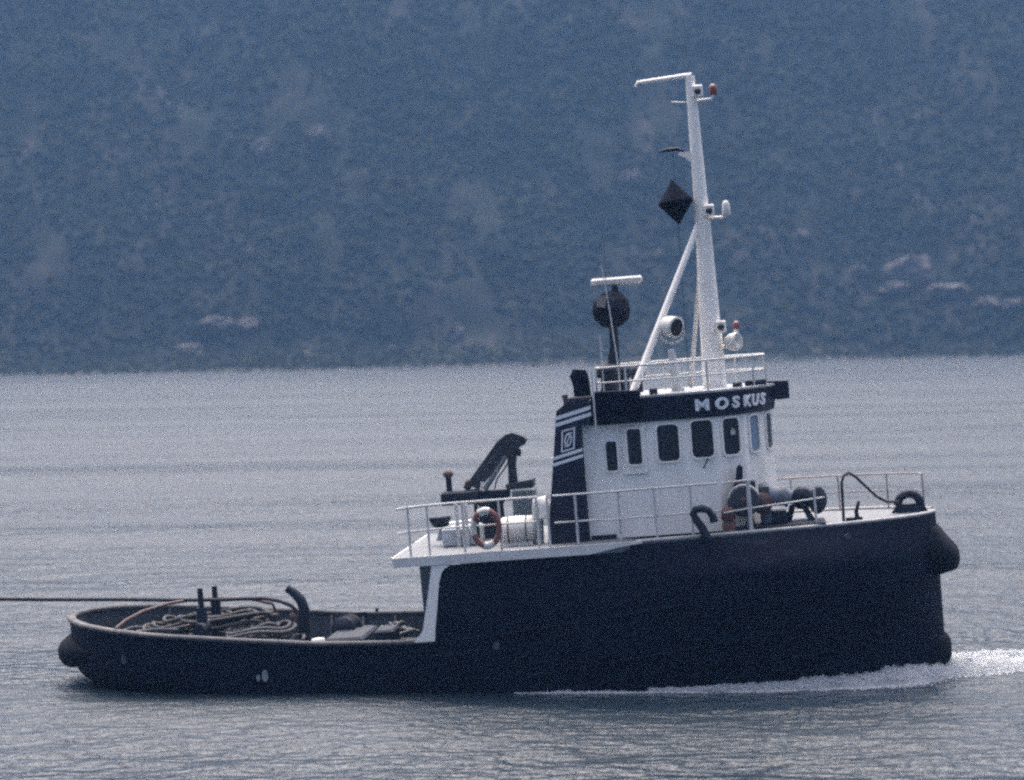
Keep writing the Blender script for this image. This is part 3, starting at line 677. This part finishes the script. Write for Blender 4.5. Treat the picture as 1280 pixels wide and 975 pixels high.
mr_ = thing('mooring_rope', (8.33, -1.9, 3.68), 'dark rope hung over the bow rail and led down to the bow fairlead', 'rope')
q = MB(); q.tube([(0, 0, 0), (.01, 0, .4), (.02, 0, .95), (.08, .05, 1.1), (.2, .15, 1.16), (.36, .3, 1.05), (.6, .55, .78), (.85, .8, .50), (1.1, 1.05, .33), (1.4, 1.35, .28)], .035, 8); q.build('rope', darkrope, mr_)
q = MB(); q.torus((10.0, -.35, 3.86), (0, 1, 0), .27, .105, 24, 10, R(180), R(360), (1, 0, 0)); 
q.prism([(9.55, 3.66), (10.45, 3.66), (10.34, 3.88), (9.70, 3.88)], -.45, -.25); q.build('bow_fairlead', dark, tug)
MB().tube([(8.68, -1.5, 3.64), (8.66, -1.5, 3.88), (8.74, -1.5, 4.12)], [.06, .05, .035], 8).build('mooring_cleat', dark, tug)
MB().box(8.4, 8.8, -1.56, -1.44, 3.66, 3.74).build('mooring_cleat', dark, tug)
# ------------------------------------------------------------------ aft deck gear
for y, zt in ((-1.0, 3.08), (.6, 2.96)):
    bt = MB().cyl((-7.66, y, 1.2), (-7.66, y, zt), .085, .07, 10).build('towing_bitt', dark, tug)
    MB().cyl((-7.66, y, 1.2), (-7.66, y, 2.6), .15, .13, 10).build('bitt_sleeve', dark, bt)
MB().cyl((-7.66, -1.5, 2.1), (-7.62, 1.1, 2.1), .15, n=10).build('bitt_crossbar', dark, tug)
MB().tube([(-5.33, 0, 1.1), (-5.30, 0, 1.8), (-5.26, 0, 2.25), (-5.32, 0, 2.5), (-5.48, 0, 2.70), (-5.66, 0, 2.84)], [.15, .15, .14, .13, .12, .10], 12).build('towing_post', dark, tug)
MB().tube([(-5.62, -.1, 2.16), (-5.52, -.1, 2.1), (-5.5, -.1, 1.95)], [.10, .12, .06], 8).build('rope_guide', brown, tug)
# hoop over the after deck
q = MB(); q.tube([(-9.45, -2.6, 2.38), (-9.25, -2.2, 2.55), (-9.0, -1.5, 2.66), (-8.6, -.6, 2.71), (-8.2, .3, 2.68), (-7.7, 1.0, 2.60), (-7.0, 1.7, 2.46), (-6.5, 2.1, 2.25), (-6.4, 2.3, 1.9)], .042, 8); q.build('towing_hoop', brown, tug)
MB().tube([(-3.98, 3.0, 1.55), (-3.88, 3.0, 1.85)], [.06, .04], 8).build('mooring_cleat', dark, tug)
MB().box(-4.7, -4.15, 2.9, 3.05, 1.66, 1.78).build('mooring_cleat', dark, tug)
wb = thing('white_bucket', (-4.68, -1.5, 1.03), 'small white bucket standing on the after deck by the towing post', 'bucket')
MB().lathe((0, 0, 0), (0, 0, 1), [(0, .14), (.0, .14), (.55, .17), (.66, .16), (.66, .001)], 14).build('bucket_body', cream, wb)
# towing hook behind the pillar, winch and hatch on the after deck
MB().bbox(-4.6, -3.6, -1.2, 1.2, 1.0, 1.62, .06).build('deck_hatch', dark, tug)
MB().lathe((-4.35, .8, 1.62), (.2, 1, 0), [(-.3, .001), (-.29, .33), (-.22, .33), (-.2, .2), (.2, .2), (.22, .33), (.29, .33), (.3, .001)], 16).build('tow_winch', dark, tug)
MB().bbox(-3.4, -2.9, -.8, .2, 1.0, 1.7, .05).build('tow_hook_base', dark, tug)
# ropes lying on the deck
def coil(loc, r0, turns, label, m, rr=.045, seed=1, group=None, sq=1.0, rise=.06):
    o = thing('rope_coil', loc, label, 'rope', group); rnd = random.Random(seed); pts = []
    n = int(turns*22)
    ph = [rnd.uniform(0, 6.28) for _ in range(4)]
    for i in range(n+1):
        a = 2*math.pi*i/22; k = i/n
        r = r0*(.62+.38*math.sin(k*9+ph[0]))*(1+.12*math.sin(2*a+ph[1]))
        pts.append((r*math.cos(a)*sq+.12*math.sin(a*.31+ph[2]), r*math.sin(a)+.12*math.sin(a*.23+ph[3]), .05+rise*turns*k+.05*math.sin(a*3+ph[1])))
    MB().tube(pts, rr, 6).build('rope', m, o)
    return o
coil((-7.1, .9, 1.75), .85, 7, 'tan hawser heaped loosely beside the towing bitts on the after deck', tan, seed=3, sq=1.25)
coil((-8.5, .4, 1.85), .95, 6, 'brown grey hawser coiled inside the round stern under the hoop', mat('grey old rope', (.07, .064, .062), .9, .3, 14, bump=.4), seed=5, sq=1.1)
coil((-6.2, -.6, 1.55), .75, 7, 'dark coiled rope lying just aft of the bent towing post', mat('dark grey rope', (.08, .08, .085), .9, .3, 14, bump=.4), seed=8, sq=1.2)
coil((-7.3, .2, 1.95), .9, 5, 'black hose looped on top of the hawsers round the towing bitts', mat('black hose', (.02, .021, .025), .8, .3, 14), rr=.06, seed=21, sq=1.5)
coil((-9.1, -.5, 1.75), .8, 5, 'dark grey rope nearest the stern rail, lying inside the rounded stern', mat('dark grey rope', (.05, .05, .055), .9, .3, 14, bump=.4), rr=.05, seed=23, sq=1.1)
coil((-3.3, 1.4, 1.05), .6, 8, 'grey rope coil on the after deck forward of the towing post', mat('pale grey rope', (.12, .13, .13), .9, .3, 14, bump=.4), seed=11, sq=1.1)
# tow line running aft out of the picture
tl = thing('tow_line', (-5.5, 0, 2.3), 'dark tow line running aft from the bent towing post out over the stern', 'rope')
P_ = [(-5.45, 2.25), (-5.57, 2.38), (-5.85, 2.52), (-6.27, 2.62), (-6.8, 2.645), (-7.3, 2.65), (-8.6, 2.73), (-9.98, 2.84), (-11.5, 2.94), (-13.1, 3.06), (-16, 3.24), (-20, 3.46), (-26, 3.7), (-34, 3.9), (-44, 3.9)]
MB().tube([(x+5.5, -.05 if x > -7 else 0, z-2.3) for x, z in P_], .048, 8).build('rope', darkrope, tl)

# ------------------------------------------------------------------ day shape
ds = thing('day_shape', (4.87, -.05, 11.73), 'black diamond day shape hoisted close behind the white mast', 'signal shape')
q = MB(); q.lathe((0, 0, 0), (.02, 0, 1), [(-.57, .001), (-.03, .43), (.03, .43), (.57, .001)], 24)
Rm = Matrix.Rotation(R(-6), 3, 'Y'); q.v = [tuple(Rm @ Vector(v)) for v in q.v]; q.sm = [False]*len(q.sm)
q.build('diamond', black, ds)
MB().tube([(0.02, 0, .56), (.02, 0, 1.3)], .008, 4).build('halyard', dark, ds)
MB().tube([(0.02, 0, -.56), (.0, -.3, -4.55)], .008, 4).build('halyard', dark, ds)

# ------------------------------------------------------------------ foam
def foam():
    rnd = random.Random(4); mb = MB()
    OV = [(1,0,0),(-1,0,0),(0,1,0),(0,-1,0),(0,0,1),(0,0,-1)]; OF = [(0,2,4),(2,1,4),(1,3,4),(3,0,4),(2,0,5),(1,2,5),(3,1,5),(0,3,5)]
    def drop(p, r):
        mb.add([(p[0]+v[0]*r*rnd.uniform(.7, 1.6), p[1]+v[1]*r*rnd.uniform(.7, 1.6), p[2]+v[2]*r*rnd.uniform(.6, 1.1)) for v in OV], OF, True)
    # centre line (boat x, y), half width and height of the ridge of white water
    HX = [(.2, .03, .03), (1.8, .06, .05), (3.2, .10, .07), (4.5, .14, .10), (6, .24, .12), (7.2, .32, .18), (8.4, .40, .26), (9.4, .46, .31), (10.3, .5, .32), (10.6, .36, .12)]
    AH = [(9.8, .3, .1), (10.2, .5, .28), (10.9, .58, .34), (11.8, .52, .30), (13, .44, .24), (14.5, .38, .2), (16.5, .34, .20), (19, .25, .12)]
    def ridge(path, seed):
        rows = []; n = 13
        for (x, y, nx, ny, wd, ht) in path:
            row = []
            for j in range(n):
                u = -1+2*j/(n-1); edge = 1+.35*noise.noise(Vector((x*1.6, seed, j > n/2)))
                o = u*wd*edge; k = noise.fractal(Vector((x*3.2, u*2.2+seed, 0)), .7, 2, 4)
                h = ht*(1-u*u)**.7*(1+.38*k)*(1+.25*noise.noise(Vector((x*.9, seed, 4)))) + .02*k
                p = BM @ Vector((x+nx*o, y+ny*o, -x*.0594)); row.append((p.x, p.y, SEA+max(-.03, h-.015)))
            rows.append(row)
        mb.grid(rows)
        for q in path:      # broken flecks drifting off the outer edge
            if q[4] < .05: continue
            for _ in range(9):
                o = q[4]*(1+abs(rnd.gauss(0, .38))); fx = q[0]-rnd.random()*.5
                if noise.noise(Vector((fx*1.5, o*4, seed))) < -.05: continue
                p = BM @ Vector((fx+q[2]*o, q[1]+q[3]*o, -q[0]*.0594)); drop((p.x, p.y, SEA+.004), rnd.uniform(.012, .035))
        for row, q in zip(rows, path):
            for p in row:
                for _ in range(3 if q[4] > .15 else 1):
                    drop((p[0]+rnd.gauss(0, .03), p[1]+rnd.gauss(0, .05), max(SEA, p[2]+abs(rnd.gauss(0, .022))*(.5+q[5]*2))), rnd.uniform(.008, .022))
    for sg in (-1, 1):
        path = []
        for i in range(300):
            x = .2+10.4*(i/299)**.85; wd = interp(x, [(a_, b_) for a_, b_, c_ in HX]); ht = interp(x, [(a_, c_) for a_, b_, c_ in HX])
            if x < 3.4: ht *= max(.0, .5+1.2*noise.noise(Vector((x*1.1, sg, 7))))
            path.append((x, sg*(hb(x, .4)+wd*.3), 0, sg, wd, ht))
        ridge(path, 3+sg)
    path = []
    for i in range(190):
        x = 9.8+9.2*i/189; y = lerp(-1.05, 2.6, ((x-9.8)/9.2)**.62); wd = interp(x, [(a_, b_) for a_, b_, c_ in AH]); ht = interp(x, [(a_, c_) for a_, b_, c_ in AH])
        path.append((x, y, 0, -1, wd, ht))
    ridge(path, 11)
    path = []
    for i in range(90):
        x = 10.3+3.2*i/89; path.append((x, lerp(.6, 3.4, i/89), 0, 1, .45-.3*i/89, .34-.25*i/89))
    ridge(path, 17)
    m = mat('white sea foam', (.86, .87, .88), .9, .03, 8, spec=.2); t = m.node_tree
    tr = t.nodes.new('ShaderNodeBsdfTranslucent'); tr.inputs[0].default_value = (.86, .88, .89, 1)
    mx = t.nodes.new('ShaderNodeMixShader'); mx.inputs[0].default_value = .62
    t.links.new(t.nodes['Principled BSDF'].outputs[0], mx.inputs[1]); t.links.new(tr.outputs[0], mx.inputs[2]); t.links.new(mx.outputs[0], t.nodes['Material Output'].inputs['Surface'])
    o = mb.build('bow_wave_foam', m, fix=False)
    tag(o, 'white broken foam of the bow wave along the hull', None, None, 'stuff')
foam()

# ------------------------------------------------------------------ far shore detail
def scrub():
    rnd = random.Random(2); mb = MB(); b = bmesh.new(); bmesh.ops.create_icosphere(b, subdivisions=1, radius=1)
    vv = [tuple(v.co) for v in b.verts]; ff = [tuple(v.index for v in f.verts) for f in b.faces]; b.free()
    for i in range(40000):
        s = 6+290*rnd.random(); y0 = 462+s; x = rnd.triangular(-.45, .45, 0)*(y0+60) if i % 2 else rnd.uniform(-.27, .27)*(y0+60)
        y = shore_y(x)+s
        if noise.fractal(Vector((x/16, y/40, 5)), .8, 2, 4) > .42: continue
        r = rnd.uniform(.3, 1.2)*(1 if s > 40 else .55); z = hill(x, y)
        vs = [(x+v[0]*r*rnd.uniform(.7, 1.3), y+v[1]*r*rnd.uniform(.7, 1.3), z+r*.5+v[2]*r*rnd.uniform(.6, 1.2)) for v in vv]
        mb.add(vs, ff)
    m = mat('dark scrub leaves', (.032, .037, .029), .95, .3, .3, spec=.02, col2=(.026, .032, .025), thr=(.35, .65))
    tag(mb.build('hillside_scrub', m, fix=False), 'dark birch scrub scattered over the far hillside', None, None, 'stuff')
scrub()
rockm = mat('pale shore rock', (.115, .098, .092), .9, .2, .5, col2=(.052, .047, .045), thr=(.35, .65), bump=.3)
def outcrop(x, y, w_, h_, label, seed, dep=None, sink=.35):
    rnd = random.Random(seed); b = bmesh.new(); bmesh.ops.create_icosphere(b, subdivisions=3, radius=1)
    off = Vector((seed*3.1, seed*1.7, 0))
    for v in b.verts:
        n = noise.fractal(v.co*1.3+off, .9, 2, 4); k = 1+.45*n
        k += .12*noise.noise(v.co*5+off)
        v.co = Vector((v.co.x*w_/2*k, v.co.y*(dep or w_*.6)/2*k, v.co.z*h_*.75*k))
    me = bpy.data.meshes.new('rock_outcrop'); b.to_mesh(me); b.free(); me.materials.append(rockm)
    o = bpy.data.objects.new('rock_outcrop', me); COL.objects.link(o); o.location = (x, y, hill(x, y)+h_*(.5-sink))
    return tag(o, label, 'rock', 'pale rock outcrops on the far shore')
outcrop(72.8, 537.5, 4.2, 1.8, 'small lone pale rock on the slope right of the mast, highest on that side', 21)
outcrop(85.8, 529.8, 5.0, 2.2, 'small pale rock just left of the big outcrop by the far shore', 22)
outcrop(99.4, 528.7, 13, 6.5, 'largest pale rock outcrop on the far shore, above the bow', 23)
outcrop(93.7, 523.7, 8, 2.2, 'low pale rock shelf directly below the largest far outcrop', 24)
outcrop(105.5, 517.6, 9, 2.6, 'long pale rock ledge just right of the largest far outcrop', 25)
outcrop(114.2, 514.6, 8, 2.0, 'flat pale rock ledge between two others near the right edge of the shore', 26)
outcrop(119.7, 513.6, 6, 2.0, 'pale rock at the far right edge of the shoreline', 27)
outcrop(-69.2, 503.1, 9, 3.2, 'broad dull pink rock outcrop on the left part of the far shore', 28)
outcrop(-74.5, 500.6, 9, 2.0, 'low dull rock shelf left of the broad pink outcrop, nearest the water there', 29)
outcrop(-25.9, 481.0, 3.2, 1.7, 'small rounded pale boulder close to the water above the crane', 30)
outcrop(-13.2, 497.6, 4.6, 3.8, 'upright dull pink rock face right of the small shore boulder', 31)
outcrop(-61.0, 502.1, 6, 2.2, 'dull pink rock just right of the broad outcrop on the left shore', 32)
outcrop(-91.0, 590.7, 3.2, 2.2, 'lone pale rock high on the hillside, upper left', 33)
outcrop(-49.3, 568.5, 6, 4.5, 'grey crag high on the hillside left of the middle', 34)
outcrop(-64.2, 570.4, 6, 4, 'grey crag on the hillside next to and left of the other high crag', 35)
outcrop(31.6, 558.3, 5, 3, 'dim grey crag on the hillside just left of the black diamond', 36)
def shore_stones():
    rnd = random.Random(12); mb = MB(); b = bmesh.new(); bmesh.ops.create_icosphere(b, subdivisions=1, radius=1)
    vv = [tuple(v.co) for v in b.verts]; ff = [tuple(v.index for v in f.verts) for f in b.faces]; b.free()
    for i in range(700):
        x = rnd.uniform(-150, 150); s = abs(rnd.gauss(0, 2.2)); y = shore_y(x)+s-.5; r = rnd.uniform(.15, .6)
        z = max(SEA, hill(x, y))
        mb.add([(x+v[0]*r*rnd.uniform(.8, 1.8), y+v[1]*r, z+v[2]*r*.6*rnd.uniform(.7, 1.2)) for v in vv], ff)
    tag(mb.build('shore_stones', mat('dark wet stones', (.13, .12, .115), .8, .3, 1), fix=False), 'band of pale stones along the far waterline', None, None, 'stuff')
shore_stones()

# ------------------------------------------------------------------ haze
hz = bpy.data.materials.new('blue haze'); hz.use_nodes = True; t = hz.node_tree
for n_ in list(t.nodes):
    if n_.type == 'BSDF_PRINCIPLED': t.nodes.remove(n_)
pv = t.nodes.new('ShaderNodeVolumePrincipled'); pv.inputs['Color'].default_value = (.115, .225, .41, 1); pv.inputs['Density'].default_value = .00072
pv.inputs['Anisotropy'].default_value = 0.0
t.links.new(pv.outputs[0], t.nodes['Material Output'].inputs['Volume'])
ho = MB().box(-1000, 1000, -650, 1300, -6, 262).build('haze', hz)
tag(ho, 'thin blue haze over the water and the far hillside', None, None, 'stuff')
